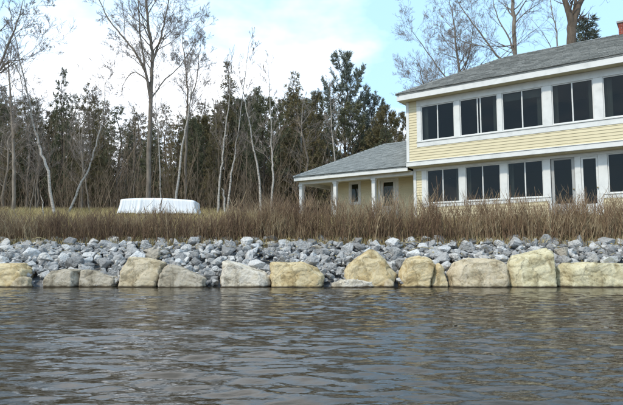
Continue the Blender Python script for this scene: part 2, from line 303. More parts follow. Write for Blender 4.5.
# solid cores behind the cladding
hb('wall', M['siding'], (TL+0.02, TL+0.08, 0.03, BK, 4.46, 7.18), (TR-0.08, TR-0.02, 0.03, BK, 4.46, 7.18), (TL+0.08, TR-0.08, BK-0.06, BK, 4.46, 7.18), (TL+0.08, TR-0.08, 0.03, 0.095, 4.46, 5.40), (TL+0.08, -0.30, 0.03, 0.095, 5.40, 7.18), (9.80, TR-0.08, 0.03, 0.095, 5.40, 7.18), bev=0.001)
hb('wall', M['siding'], (-0.72, -0.66, 0.62, BK-0.02, 1.9, 4.39), (TR-0.16, TR-0.11, 0.62, BK-0.02, 1.9, 4.39), (-0.66, TR-0.16, BK-0.08, BK-0.02, 1.9, 4.39), (-0.66, 4.60, 0.53, 0.595, 1.9, 2.86), (6.38, TR-0.16, 0.53, 0.595, 1.9, 2.86), (-0.66, -0.34, 0.53, 0.595, 2.86, 4.39), (9.80, TR-0.16, 0.53, 0.595, 2.86, 4.39), bev=0.001)
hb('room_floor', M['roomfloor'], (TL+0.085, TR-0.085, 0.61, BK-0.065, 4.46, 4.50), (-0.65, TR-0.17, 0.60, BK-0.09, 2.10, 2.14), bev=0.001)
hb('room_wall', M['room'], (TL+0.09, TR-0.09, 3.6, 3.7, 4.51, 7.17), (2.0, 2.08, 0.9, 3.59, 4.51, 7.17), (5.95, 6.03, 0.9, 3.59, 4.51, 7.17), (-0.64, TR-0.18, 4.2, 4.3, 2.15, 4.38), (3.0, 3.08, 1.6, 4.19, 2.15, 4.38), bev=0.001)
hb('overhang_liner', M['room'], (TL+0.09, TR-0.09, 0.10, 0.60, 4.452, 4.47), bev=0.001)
def curtain(t0, t1, z0, z1, n):
    mb = MB(); k = int((t1-t0)/0.03); P = [(t0+(t1-t0)*i/k, n+0.025*math.sin(i*1.35)+0.01*math.sin(i*0.7)) for i in range(k+1)]
    for (a, b_), (c_, d_) in zip(P, P[1:]): mb.face((a, b_, z0-GZ), (c_, d_, z0-GZ), (c_, d_, z1-GZ), (a, b_, z1-GZ))
    mb.build('curtain', M['curtain'], house)
for a_, b_ in ((-0.16, 0.05), (2.74, 2.95), (4.36, 4.58), (4.94, 5.10), (6.10, 6.27), (6.6, 6.85), (8.3, 8.55)): curtain(a_, b_, 5.3, 7.0, 0.2)
for a_, b_ in ((1.0, 1.19), (1.48, 1.62), (3.14, 3.3), (7.7, 7.94)): curtain(a_, b_, 2.7, 4.36, 0.72)
hb('blind', M['curtain'], (3.16, 4.58, 0.13, 0.14, 6.60, 6.95), bev=0.001)
hb('foundation', M['concrete'], (-0.70, TR-0.12, 0.56, BK-0.05, 1.5, 2.02))
siding('siding', TL+0.10, -0.38, 0.0, 4.60, 7.19); siding('siding', -0.38, TR-0.1, 0.0, 4.60, 5.20); siding('siding', 9.95, TR-0.1, 0.0, 5.20, 7.19)
siding('siding', -0.66, -0.42, 0.5, 2.02, 4.42); siding('siding', -0.42, 4.66, 0.5, 2.02, 2.72); siding('siding', 6.42, TR-0.2, 0.5, 2.02, 2.72); siding('siding', 9.95, TR-0.2, 0.5, 2.72, 4.42)
siding('siding', 0.1, BK, TL, 4.60, 7.19, side=-1); siding('siding', 0.1, BK, TR, 4.60, 7.19, side=1); siding('siding', 0.6, BK, TR-0.1, 2.02, 4.42, side=1)
# corner boards, bands, soffits
hb('corner_board', M['trim'], (TL-0.03, TL+0.10, -0.03, 0.12, 4.60, 7.19)); hb('corner_board', M['trim'], (TR-0.10, TR+0.03, -0.03, 0.12, 4.60, 7.19))
hb('corner_board', M['trim'], (-0.79, -0.66, 0.46, 0.60, 1.95, 4.41)); hb('corner_board', M['trim'], (TR-0.20, TR-0.08, 0.46, 0.60, 1.95, 4.41))
hb('band_board', M['trim'], (TL-0.045, TR+0.045, -0.05, 0.08, 4.425, 4.60)); hb('band_cap', M['trim'], (TL-0.055, TR+0.055, -0.075, 0.05, 4.602, 4.63))
hb('overhang_soffit', M['soffit'], (TL, TR, 0.085, 0.60, 4.40, 4.45))
hb('frieze_board', M['trim'], (-0.66, TR-0.2, 0.47, 0.60, 4.29, 4.398))
# upper windows
UW = [(-0.18, 1.24), (1.48, 2.96), (3.14, 4.60), (4.92, 6.28), (6.58, 7.98), (8.26, 9.70)]
hb('head_trim', M['trim'], (-0.38, 9.95, -0.028, 0.10, 6.92, 7.188)); hb('sill_trim', M['trim'], (-0.38, 9.95, -0.028, 0.10, 5.20, 5.45))
hb('sill_nose', M['trim'], (-0.40, 9.97, -0.06, 0.0, 5.40, 5.44))
edges = [-0.38] + [x for w_ in UW for x in w_] + [9.95]
for i in range(0, len(edges), 2): hb('trim_board', M['trim'], (edges[i]+0.001, edges[i+1]-0.001, -0.026, 0.10, 5.452, 6.918))
def window(t0, t1, z0, z1, n, mull='centre', fr=0.035, m=None, name='window'):
    m = m or M['trim']
    wn = hb(name, m, (t0, t1, n+0.01, n+0.06, z0, z0+fr), (t0, t1, n+0.01, n+0.06, z1-fr, z1), (t0, t0+fr, n+0.012, n+0.058, z0+fr, z1-fr), (t1-fr, t1, n+0.012, n+0.058, z0+fr, z1-fr), bev=0.004)
    c = (t0+t1)/2
    if mull == 'centre': ms = [(c-0.022, c+0.022)]
    elif mull == 'open': ms = [(c-0.06, c-0.018), (c+0.055, c+0.10)]
    else: ms = []
    for a, b in ms: hb('mullion', m, (a, b, n+0.014, n+0.056, z0+fr, z1-fr), parent=wn, bev=0.004)
    e = [t0+fr] + [x for q in ms for x in q] + [t1-fr]
    for i in range(0, len(e), 2):
        hb('pane', M['glass'], (e[i], e[i+1], n+0.036+0.004*(i % 4 == 0), n+0.044, z0+fr, z1-fr), parent=wn, bev=0.001)
    return wn
for i, (a, b) in enumerate(UW): window(a, b, 5.452, 6.918, 0.0, 'open' if i == 1 else 'centre')
# lower windows and doors
LW = [(-0.19, 1.20), (1.46, 2.85), (3.12, 4.42), (6.56, 7.95), (8.25, 9.68)]
for a, b in LW: window(a, b, 2.90, 4.288, 0.5)
for a, b in [(-0.42, -0.19), (1.20, 1.46), (2.85, 3.12), (4.42, 4.68), (7.95, 8.25), (9.68, 9.95)]: hb('trim_board', M['trim'], (a+0.001, b-0.001, 0.474, 0.60, 2.902, 4.288))
for a, b in [(-0.42, 4.68), (6.40, 9.95)]:
    hb('sill_trim', M['trim'], (a, b, 0.472, 0.60, 2.72, 2.90)); hb('sill_nose', M['trim'], (a-0.02, b-0.005, 0.44, 0.5, 2.86, 2.895))
hb('trim_board', M['trim'], (5.50, 5.70, 0.474, 0.60, 1.98, 4.288)); hb('trim_board', M['trim'], (6.26, 6.555, 0.474, 0.60, 2.902, 4.288)); hb('trim_board', M['trim'], (6.26, 6.39, 0.476, 0.60, 1.98, 2.90)); hb('trim_board', M['trim'], (4.56, 4.68, 0.476, 0.60, 1.98, 2.718))
def door(t0, t1, n, m, z1=4.286, st=0.10, bot=0.45, knob=True):
    z0 = 2.16
    d = hb('door', m, (t0, t0+st, n+0.0, n+0.06, z0, z1), (t1-st, t1, n+0.0, n+0.06, z0, z1), (t0+st, t1-st, n+0.002, n+0.058, z1-0.07, z1), (t0+st, t1-st, n+0.002, n+0.058, z0, z0+bot))
    hb('pane', M['glass'], (t0+st, t1-st, n+0.03, n+0.04, z0+bot, z1-0.07), parent=d, bev=0.001)
    if knob:
        mb = MB(); P = [Vector((t1-st/2, n-q, 3.12-GZ)) for q in (-0.01, 0.02, 0.035, 0.055, 0.065)]; mb.tube(P, [0.012, 0.012, 0.028, 0.028, 0.012], 10, True); mb.build('knob', M['metal'], d, True)
    return d
door(4.70, 5.49, 0.52, M['greytrim']); door(5.705, 6.255, 0.50, M['trim'], z1=4.24, st=0.07, bot=0.4)
hb('frieze_board', M['trim'], (5.70, 6.26, 0.48, 0.58, 4.242, 4.288))
hb('door_step', M['concrete'], (4.5, 6.5, -0.2, 0.5, 1.6, 2.1))
# eaves
EL, ER, EF, EB = -1.07, TR+0.24, -0.47, 6.53
hb('soffit', M['soffit'], (EL+0.03, ER-0.03, EF+0.03, EB-0.03, 7.192, 7.22))
for bx_ in [(EL, ER, EF, EF+0.028, 7.175, 7.40), (EL, EL+0.028, EF+0.03, EB-0.03, 7.177, 7.40), (ER-0.028, ER, EF+0.03, EB-0.03, 7.177, 7.40), (EL, ER, EB-0.028, EB, 7.175, 7.40)]: hb('fascia', M['trim'], bx_)
for bx_ in [(EL-0.02, ER+0.02, EF-0.022, EF+0.02, 7.405, 7.462), (EL-0.022, EL+0.02, EF+0.022, EB-0.022, 7.407, 7.462), (ER-0.02, ER+0.022, EF+0.022, EB-0.022, 7.407, 7.462)]: hb('drip_edge', M['trim'], bx_)
def hip_roof(name, t0, t1, n0, n1, ze, pitch, m, right_hip=True):
    run = (n1-n0)/2; zr = ze+run*pitch; nm = (n0+n1)/2
    ra, rb = t0+run, (t1-run if right_hip else t1)
    A = [(t0, n0, ze), (t1, n0, ze), (t1, n1, ze), (t0, n1, ze), (ra, nm, zr), (rb, nm, zr)]
    v = [(a, b, c-GZ) for a, b, c in A] + [(a, b, c-0.05-GZ) for a, b, c in A[:4]]
    f = [(0, 1, 5, 4), (2, 3, 4, 5), (3, 0, 4), (1, 2, 5), (6, 9, 8, 7), (0, 6, 7, 1), (1, 7, 8, 2), (2, 8, 9, 3), (3, 9, 6, 0)]
    me = bpy.data.meshes.new(name); me.from_pydata(v, [], f); me.update(); roof = link(name, me, m, house)
    L = math.hypot(run, zr-ze); ck, sk = run/L, (zr-ze)/L; exp = 0.145; mb = MB(); rr = random.Random(5)
    def face(orig, ex, inn, l0, l1, s0, s1):         # ex along eave, inn horizontally up-slope; l(s) limits along ex
        k = 0; s = -0.03
        while s < L-0.02:
            q = min(s+exp+0.03, L); fr = max(0, s+0.07)*ck
            a, b = l0+fr*s0, l1-fr*s1; x = a-(0.15 if k % 2 else 0)-rr.random()*0.05
            while x < b:
                wd = 0.30+rr.uniform(-0.05, 0.05); xa, xb = max(a, x+0.004), min(b, x+wd-0.004); x += wd
                if xb-xa < 0.03: continue
                sj = s+rr.uniform(-0.012, 0.012); h0, h1 = 0.022+rr.random()*0.008, 0.006
                def pt(e, ss, h): 
                    hz = ss*ck-h*sk
                    return (orig[0]+ex[0]*e+inn[0]*hz, orig[1]+ex[1]*e+inn[1]*hz, ze-GZ+ss*sk+h*ck)
                p = [pt(xa, sj, h0), pt(xb, sj, h0), pt(xb, q, h1), pt(xa, q, h1), pt(xa, sj, 0.001), pt(xb, sj, 0.001)]
                i = len(mb.v); mb.v += p; mb.f += [(i, i+1, i+2, i+3), (i+4, i+5, i+1, i), (i, i+3, i+4), (i+1, i+5, i+2)]
            s += exp; k += 1
    face((t0, n0), (1, 0), (0, 1), 0, t1-t0, 1, 1 if right_hip else 0)
    face((t1, n1), (-1, 0), (0, -1), 0, t1-t0, 1 if right_hip else 0, 1)
    face((t0, n1), (0, -1), (1, 0), 0, n1-n0, 1, 1)
    if right_hip: face((t1, n0), (0, 1), (-1, 0), 0, n1-n0, 1, 1)
    sh = mb.build('shingles', m, roof); sh['kind'] = 'stuff'
    # caps over hips and ridge
    cb = MB()
    def cap(a, b):
        a, b = Vector(a), Vector(b); d = b-a; n = int(d.length/0.2); d.normalize(); sd_ = d.cross(Vector((0, 0, 1))).normalized(); up = sd_.cross(d)
        for i in range(n):
            p = a+d*(i*0.2); q = p+d*0.23; h0, h1 = 0.045, 0.03
            i0 = len(cb.v); cb.v += [tuple(p-sd_*0.13-up*0.03), tuple(p+up*h0), tuple(p+sd_*0.13-up*0.03), tuple(q-sd_*0.13-up*0.045), tuple(q+up*h1), tuple(q+sd_*0.13-up*0.045)]
            cb.f += [(i0, i0+1, i0+4, i0+3), (i0+1, i0+2, i0+5, i0+4), (i0, i0+2, i0+1)]
    vv = [(a, b, c-GZ) for a, b, c in A]
    cap(vv[0], vv[4]); cap(vv[3], vv[4]); cap(vv[4], vv[5])
    if right_hip: cap(vv[1], vv[5]); cap(vv[2], vv[5])
    c = cb.build('ridge_cap', m, roof); c['kind'] = 'stuff'
    return roof
roof = hip_roof('roof', EL-0.02, ER+0.02, EF-0.03, EB+0.03, 7.466, 0.54, M['shingle'])
# chimney on the ridge
ch = MB(); ct, cn_ = 7.22, 3.25
for k in range(14):
    z = 8.75-GZ+k*0.075
    for j in range(3):
        for (dx0, dx1, dy0, dy1) in [(-0.33+0.22*j+0.005-(0.11 if k % 2 else 0)*(j > 0), -0.33+0.22*(j+1)-0.005-(0.11 if k % 2 else 0)*(j < 2), -0.33, -0.22), (-0.33+0.22*j+0.005, -0.33+0.22*(j+1)-0.005, 0.22, 0.33)]:
            ch.box(ct+dx0, ct+dx1, cn_+dy0, cn_+dy1, z, z+0.065)
    for j in range(2):
        for x0, x1 in ((-0.33, -0.22), (0.22, 0.33)): ch.box(ct+x0, ct+x1, cn_-0.218+0.218*j, cn_-0.01+0.218*j+0.008, z, z+0.065)
c = ch.build('chimney', M['brick'], roof); 
mo = MB().box(ct-0.32, ct+0.32, cn_-0.32, cn_+0.32, 8.7-GZ, 9.80-GZ); mo.build('chimney_core', M['mortar'], roof)
hb('chimney_cap', M['concrete'], (ct-0.38, ct+0.38, cn_-0.38, cn_+0.38, 9.802, 9.88), parent=roof)
# porch wing
WT0, WT1, WN0, WN1 = -6.85, TL-0.035, 0.06, 6.44
hb('porch_ceiling', M['soffit'], (WT0+0.03, WT1, WN0+0.03, WN1-0.03, 4.30, 4.33))
for bx_ in [(WT0, WT1, WN0, WN0+0.028, 4.27, 4.43), (WT0, WT0+0.028, WN0+0.03, WN1-0.03, 4.272, 4.43), (WT0, WT1, WN1-0.028, WN1, 4.27, 4.43)]: hb('fascia', M['trim'], bx_)
for bx_ in [(WT0-0.02, WT1, WN0-0.022, WN0+0.02, 4.434, 4.482), (WT0-0.022, WT0+0.02, WN0+0.022, WN1, 4.436, 4.482)]: hb('drip_edge', M['trim'], bx_)
hip_roof('porch_roof', WT0-0.02, WT1, WN0-0.03, WN1+0.03, 4.486, 0.54, M['shingle2'], right_hip=False)
PW = 2.0
hb('porch_beam', M['trim'], (-6.80, -0.80, 0.42, 0.58, 4.14, 4.298)); hb('porch_beam', M['trim'], (-6.80, -6.64, 0.60, 6.3, 4.14, 4.298))
for t in (-6.71, -4.74, -2.71):
    p = hb('porch_post', M['trim'], (t-0.085, t+0.085, 0.415, 0.585, 2.12, 4.138), bev=0.012)
    hb('post_base', M['trim'], (t-0.11, t+0.11, 0.39, 0.61, 2.121, 2.30), parent=p); hb('post_cap', M['trim'], (t-0.11, t+0.11, 0.39, 0.61, 4.05, 4.137), parent=p)
hb('wall', M['siding'], (-5.91, -0.84, PW+0.04, 6.1, 1.9, 4.299), bev=0.001)
siding('siding', -5.81, -4.92, PW, 2.15, 4.298); siding('siding', -4.92, -4.24, PW, 2.15, 3.16); siding('siding', -4.92, -4.24, PW, 4.31, 4.30) if False else None
siding('siding', -4.24, -3.30, PW, 2.15, 4.298); siding('siding', -2.22, -0.78, PW, 2.15, 4.298); siding('siding', PW, 6.1, -5.93, 2.15, 4.298, side=-1)
siding('siding', 0.6, PW, -0.75, 2.15, 4.298, side=-1)
hb('corner_board', M['trim'], (-5.96, -5.81, PW-0.035, PW+0.10, 2.15, 4.298))
wn = window(-4.80, -4.36, 3.27, 4.20, PW-0.02, 'none')
hb('trim_board', M['trim'], (-4.92, -4.802, PW-0.03, PW+0.05, 3.16, 4.297)); hb('trim_board', M['trim'], (-4.358, -4.24, PW-0.03, PW+0.05, 3.16, 4.297)); hb('trim_board', M['trim'], (-4.80, -4.36, PW-0.028, PW+0.05, 3.16, 3.268)); hb('trim_board', M['trim'], (-4.80, -4.36, PW-0.028, PW+0.05, 4.202, 4.297))
hb('trim_board', M['trim'], (-3.30, -3.16, PW-0.03, PW+0.05, 2.15, 4.297)); hb('trim_board', M['trim'], (-2.36, -2.22, PW-0.03, PW+0.05, 2.15, 4.297)); hb('trim_board', M['trim'], (-3.158, -2.362, PW-0.028, PW+0.05, 4.21, 4.297))
door(-3.155, -2.365, PW-0.02, M['trim'], z1=4.206, st=0.14, bot=0.85)
hb('porch_floor', M['concrete'], (-6.95, -0.80, 0.2, 6.2, 1.6, 2.12))

# ---------------------------------------------------------------- boulders at the water line
def boulder(px, label, m, Yf=13.25, depth=0.8, seed=0, rough=0.05):
    rr = random.Random(seed); Ym = Yf+depth*0.35
    pts = [at(x, y, Ym) for x, y in px]; c = sum(pts, Vector())/len(pts)
    zlow = min(p.z for p in pts)
    bm = bmesh.new()
    for k, (s, sc) in enumerate([(0.0, 0.74), (0.10, 0.90), (0.38, 1.0), (1.0, 0.72)]):
        for p in pts:
            q = c + (p-c)*(sc*rr.uniform(0.93, 1.05) if s != 0.38 else 1.0)
            z = q.z
            if p.z < zlow+0.10: z = -0.30
            dy_ = depth*s + rr.uniform(-0.09, 0.09)*depth + (0.25*depth*(z-c.z) if s < 0.3 else 0)   # front faces lean back
            bm.verts.new((q.x*(1 if s == 0.38 else 1), Yf+dy_, z))
    r = bmesh.ops.convex_hull(bm, input=bm.verts)
    for v in [g for g in r['geom_interior'] if isinstance(g, bmesh.types.BMVert)]: bm.verts.remove(v)
    for v in [v for v in bm.verts if not v.link_faces]: bm.verts.remove(v)
    bmesh.ops.dissolve_limit(bm, angle_limit=R(19), verts=bm.verts, edges=bm.edges)
    bmesh.ops.bevel(bm, geom=list(bm.edges), offset=0.014, segments=1, affect='EDGES')
    bmesh.ops.triangulate(bm, faces=bm.faces)
    for _ in range(6):
        es = [e for e in bm.edges if e.calc_length() > 0.04]
        if not es: break
        bmesh.ops.subdivide_edges(bm, edges=es, cuts=1); bmesh.ops.triangulate(bm, faces=bm.faces)
    tl_ = rr.uniform(-1, 1); bm.normal_update(); of = Vector((seed*3.7, seed*1.3, 0))
    mv = []
    for v in bm.verts:
        p = v.co*1.0 + of
        a = noise.noise(p*2.2)*0.9 + noise.noise(p*5.1)*0.55 + noise.noise(p*11)*0.28
        rid = abs(noise.noise(Vector((p.x*1.6, p.y*1.6, p.z*4.5))))
        dv = noise.voronoi(Vector((p.x*2.1+0.35*a, p.y*2.1, p.z*2.6+0.35*a)))[0]; crack = min(0.16, dv[1]-dv[0])
        fac_ = noise.cell(Vector((p.x*2.1, p.y*2.1, p.z*2.6)))
        big = noise.voronoi(Vector((p.x*1.5+0.2*a, p.y*1.5, p.z*1.9)))[0]
        mv.append(v.normal*(0.42*a*rough - max(0, 0.09-rid)*rough*5 - max(0, 0.10-(big[1]-big[0]))*0.12 + 0.05*abs(((p.z*2.9+0.9*p.x*tl_+0.35*noise.noise(p*1.3)) % 1.0)-0.5)))
    for v, d in zip(bm.verts, mv): v.co += d
    ctr = Vector((c.x, Yf+depth/2, 0))
    for v in bm.verts: v.co -= ctr
    me = bpy.data.meshes.new('boulder'); bm.to_mesh(me); bm.free(); me.polygons.foreach_set('use_smooth', [True]*len(me.polygons))
    o = link('boulder', me, m); o.location = ctr
    return tag(o, label, 'boulder', 'boulders along the waterline')
BL = [
 ([(-14, 288), (-16, 268), (2, 263), (25, 263), (31, 270), (29, 286)], 'golden boulder at the left edge of the photo', 'b_gold', 13.35, 0.9),
 ([(9, 288), (13, 282), (22, 276), (29, 278), (35, 287)], 'small tan wedge of stone in front of the leftmost golden boulder', 'b_tan', 13.12, 0.35),
 ([(46, 288), (47, 278), (54, 271), (69, 268), (80, 270), (83, 287)], 'low greyish tan boulder with a slanting top, third from the left edge', 'b_grey', 13.3, 0.8),
 ([(82, 288), (82, 270), (92, 269), (108, 273), (118, 277), (121, 288)], 'grey angular boulder with a dark front face left of a large pale tan boulder', 'b_grey', 13.32, 0.8),
 ([(120, 288), (121, 271), (131, 257), (150, 256), (165, 263), (165, 274), (158, 288)], 'large pale tan boulder with a flat top, below the white covered shape', 'b_tan', 13.25, 1.0),
 ([(157, 288), (159, 275), (168, 263), (186, 267), (206, 279), (210, 288)], 'greyish boulder whose top slopes down to the right toward a gap', 'b_grey', 13.2, 0.9),
 ([(219, 289), (220, 278), (223, 262), (230, 261), (243, 267), (265, 271), (271, 277), (270, 289)], 'whitish boulder with a raised left corner left of a squared gold boulder', 'b_pale', 13.2, 0.9),
 ([(271, 289), (271, 263), (284, 260), (302, 261), (317, 268), (325, 277), (323, 289)], 'squared gold boulder between the whitish boulder and a flat pale slab', 'b_gold', 13.2, 0.95),
 ([(328, 288), (332, 283), (344, 279), (362, 279), (372, 282), (376, 288)], 'flat whitish slab lying low at the foot of the peaked gold boulder', 'b_pale', 13.05, 0.4),
 ([(342, 288), (343, 275), (349, 262), (370, 250), (378, 252), (390, 263), (397, 275), (392, 288)], 'large gold boulder with a peaked top standing highest in the middle', 'b_gold', 13.4, 0.9),
 ([(383, 288), (385, 282), (389, 279), (393, 282), (394, 288)], 'fist sized tan stone wedged between two gold boulders', 'b_tan', 13.15, 0.2),
 ([(396, 288), (399, 271), (406, 258), (419, 256), (432, 260), (436, 264), (428, 276), (424, 288)], 'gold boulder with a slanting crack along its right side', 'b_gold', 13.25, 0.9),
 ([(426, 288), (431, 274), (438, 263), (443, 268), (448, 280), (449, 288)], 'narrow gold slab leaning on the right side of the cracked boulder', 'b_gold', 13.3, 0.6),
 ([(447, 288), (447, 276), (453, 263), (469, 257), (494, 258), (506, 265), (509, 276), (508, 288)], 'wide tan boulder with a rounded top left of the tall cream boulder', 'b_tan', 13.25, 0.95),
 ([(507, 289), (508, 265), (514, 255), (532, 251), (547, 248), (553, 252), (553, 270), (552, 289)], 'tall cream boulder with a blocky shape, tallest on the right', 'b_cream', 13.2, 1.0),
 ([(553, 289), (554, 271), (562, 263), (594, 260), (622, 261), (644, 264), (652, 289)], 'long low cream and gold boulder at the right edge of the photo', 'b_cream', 13.25, 1.0),
]
for i, (px, lb, mt, Yf, dp) in enumerate(BL): boulder(px, lb, M[mt], Yf, dp, seed=i+2)

# ---------------------------------------------------------------- rip-rap
def rock_mesh(seed):
    rr = random.Random(seed); bm = bmesh.new(); ax = (1, rr.uniform(0.65, 0.95), rr.uniform(0.5, 0.8))
    for i in range(15):
        v = Vector((rr.gauss(0, 1), rr.gauss(0, 1), rr.gauss(0, 1))).normalized()*rr.uniform(0.8, 1.0)
        m_ = max(abs(v.x), abs(v.y), abs(v.z)); v = v*(0.55+0.45/m_*0.62)      # towards a box
        bm.verts.new((v.x*ax[0]*0.5, v.y*ax[1]*0.5, v.z*ax[2]*0.5))
    r = bmesh.ops.convex_hull(bm, input=bm.verts)
    for v in [v for v in bm.verts if not v.link_faces]: bm.verts.remove(v)
    bmesh.ops.dissolve_limit(bm, angle_limit=R(14), verts=bm.verts, edges=bm.edges)
    bmesh.ops.bevel(bm, geom=list(bm.edges), offset=0.022, segments=1, affect='EDGES')
    bmesh.ops.triangulate(bm, faces=bm.faces)
    me = bpy.data.meshes.new('rock'); bm.to_mesh(me); bm.free(); return me
RV = [rock_mesh(100+i) for i in range(18)]
RK = ['rk_blue']*9 + ['rk_dark']*5 + ['rk_light']*7 + ['rk_white']*4 + ['rk_tan']*1
RN = {'rk_blue': 'blue-grey', 'rk_dark': 'dark grey', 'rk_light': 'pale grey', 'rk_white': 'whitish', 'rk_tan': 'tan'}
rmesh = {}
for k in RN:
    for i, me in enumerate(RV):
        c = me.copy(); c.materials.append(M[k]); rmesh[k, i] = c
SPOT = [(-1e9, 'near the left edge of the photo'), (46, 'above the low greyish boulders at left'), (121, 'above the large pale tan boulder'), (166, 'above the sloping greyish boulder'), (214, 'above the whitish boulder'),
        (271, 'above the squared gold boulder'), (326, 'around the peaked gold boulder'), (397, 'above the cracked gold boulder'), (447, 'above the wide tan boulder'), (508, 'behind the tall cream boulder'), (554, 'above the long cream boulder at right')]
rr = random.Random(21); placed = []
def bank(y): return float(np.interp(y, [13.2, 13.6, 14.2, 15.5, 15.9], [-0.05, 0.18, 0.55, 1.06, 1.12]))
def free(x, y, d):
    for (a, b, e) in placed:
        if abs(a-x) < 0.6 and (a-x)**2+((b-y)*1.15)**2 < (0.5*(d+e))**2: return False
    return True
cnt = 0; tries = 0
while cnt < 298 and tries < 60000:
    tries += 1
    y = rr.uniform(13.6, 15.8); x = rr.uniform(-0.575, 0.575)*y
    s = rr.uniform(0.34, 0.56) if cnt < 190 else rr.uniform(0.26, 0.38)
    if not free(x, y, s*0.72): continue
    placed.append((x, y, s*0.72)); k = rr.choice(RK); i = rr.randrange(len(RV))
    o = bpy.data.objects.new('rock', rmesh[k, i]); COL.objects.link(o)
    o.location = (x, y, bank(y)+s*0.16); o.rotation_euler = (rr.uniform(-0.5, 0.5), rr.uniform(-0.5, 0.5), rr.uniform(0, 6.28)); o.scale = (s*1.15, s*1.15, s*rr.uniform(0.95, 1.35))
    pxx = CX+F*x/y; sp = [t for a, t in SPOT if pxx >= a][-1]; row = 'low on the bank ' if y < 14.4 else ('midway up the bank ' if y < 15.05 else 'at the top of the bank ')
    lb = f'{RN[k]} rock {row}{sp}'
    tag(o, lb, 'rock', lb.replace(' rock ', ' rocks ')); cnt += 1
# small filler stones, and the bank beyond the frame
buf = {k: MB() for k in ('rk_blue', 'rk_dark', 'rk_light')}
def fill(x, y, s, z):
    me = RV[rr.randrange(len(RV))]; mb = buf[rr.choice(['rk_blue', 'rk_blue', 'rk_dark', 'rk_light'])]; i0 = len(mb.v)
    a, b = rr.uniform(0, 6.28), rr.uniform(-0.6, 0.6); ca, sa, cb_, sb = math.cos(a), math.sin(a), math.cos(b), math.sin(b)
    for v in me.vertices:
        X, Y, Z = v.co*s; X, Z = X*cb_-Z*sb, X*sb+Z*cb_; mb.v.append((x+X*ca-Y*sa, y+X*sa+Y*ca, z+Z*1.1))
    for p in me.polygons: mb.f.append(tuple(i0+q for q in p.vertices))
for _ in range(3000):
    y = rr.uniform(13.4, 15.95); x = rr.uniform(-0.62, 0.62)*y; fill(x, y, rr.uniform(0.15, 0.33), bank(y)+rr.uniform(-0.03, 0.07))
for sgn in (-1, 1):
    for _ in range(420):
        y = rr.uniform(13.3, 15.8); x = sgn*rr.uniform(0.60*y, 17.5); fill(x, y, rr.uniform(0.28, 0.55), bank(y)+0.04)
vv, ff, mi = [], [], []
for j, k in enumerate(buf):
    o_ = len(vv); vv += buf[k].v; ff += [tuple(q+o_ for q in f) for f in buf[k].f]; mi += [j]*len(buf[k].f)
me = bpy.data.meshes.new('small_stones'); me.from_pydata(vv, [], ff); me.update(); o = link('small_stones', me, [M[k] for k in buf]); me.polygons.foreach_set('material_index', mi)
tag(o, 'small grey stones filling the gaps of the rocky bank', 'stones', kind='stuff')

lv = MB(); rq = random.Random(8)
for _ in range(700):
    y = 13.9+2.0*rq.random()**0.6; x = rq.uniform(-0.6, 0.6)*y; z = bank(y)+rq.uniform(0.06, 0.16); a = rq.uniform(0, 6.28); s_ = rq.uniform(0.02, 0.05); dz = rq.uniform(-0.02, 0.02)
    ca, sa = math.cos(a)*s_, math.sin(a)*s_
    lv.face((x-ca, y-sa, z), (x+sa*0.6, y-ca*0.6, z+dz), (x+ca, y+sa, z), (x-sa*0.6, y+ca*0.6, z-dz))
for _ in range(60):
    y = 14.2+1.6*rq.random(); x = rq.uniform(-0.6, 0.6)*y; z = bank(y)+0.15; a = rq.uniform(0, 6.28); L_ = rq.uniform(0.15, 0.5)
    lv.tube([Vector((x, y, z)), Vector((x+math.cos(a)*L_*0.5, y+math.sin(a)*L_*0.5, z+0.05)), Vector((x+math.cos(a)*L_, y+math.sin(a)*L_, z))], [0.008, 0.007, 0.004], 3)
o = lv.build('leaf_litter', M['straw']); tag(o, 'dead leaves and sticks scattered over the rocky bank', 'leaves', kind='stuff')
# ---------------------------------------------------------------- covered boat on the lawn
Yb = 24.0; c = at(161, 214, Yb); gz = tz(c.x, Yb)
me = MB(); rows = []; nx, nh = 420, 9
L2, W2, HH = 1.58, 0.75, 0.66
per = []
def rrect(q):                                         # even steps round a rounded rectangle, half sizes 1 x 1 in hull units
    cr_ = 0.10; lx, ly = 2*(L2-cr_), 2*(W2-cr_); arc = math.pi/2*cr_; tot = 2*(lx+ly)+4*arc; q = (q % 1)*tot
    for ox, oy, dx_, dy_, ln in ((L2, -ly/2, 0, 1, ly), (lx/2, W2, -1, 0, lx), (-L2, ly/2, 0, -1, ly), (-lx/2, -W2, 1, 0, lx)):
        if q <= ln: return ((ox+dx_*q)/L2, (oy+dy_*q)/W2)
        q -= ln
        if q <= arc:
            cx_, cy_ = ox+dx_*ln, oy+dy_*ln; nx_, ny_ = dy_, -dx_; ccx, ccy = cx_-nx_*cr_, cy_-ny_*cr_; g = q/cr_
            return ((ccx+(nx_*math.cos(g)+dx_*math.sin(g))*cr_)/L2, (ccy+(ny_*math.cos(g)+dy_*math.sin(g))*cr_)/W2)
        q -= arc
    return (1, -ly/2/W2)
for i in range(nx):
    x_, y_ = rrect(i/nx); per.append((x_, y_, 2*math.pi*i/nx))
rr = random.Random(3); fold = [noise.noise(Vector((math.cos(a)*9, math.sin(a)*9, 1.5)))+0.9*noise.noise(Vector((x_*10, y_*5, 4)))+0.5*noise.noise(Vector((x_*24, y_*11, 7))) for x_, y_, a in per]
prof = [(0.0, 1.06, 1.0), (0.16, 1.04, .9), (0.36, 1.02, 0.75), (0.58, 1.0, 0.5), (0.82, 0.99, 0.5), (0.955, 0.982, 0.3), (0.985, 0.955, 0.03), (0.99, 0.6, 0), (1.0, 0.25, 0)]
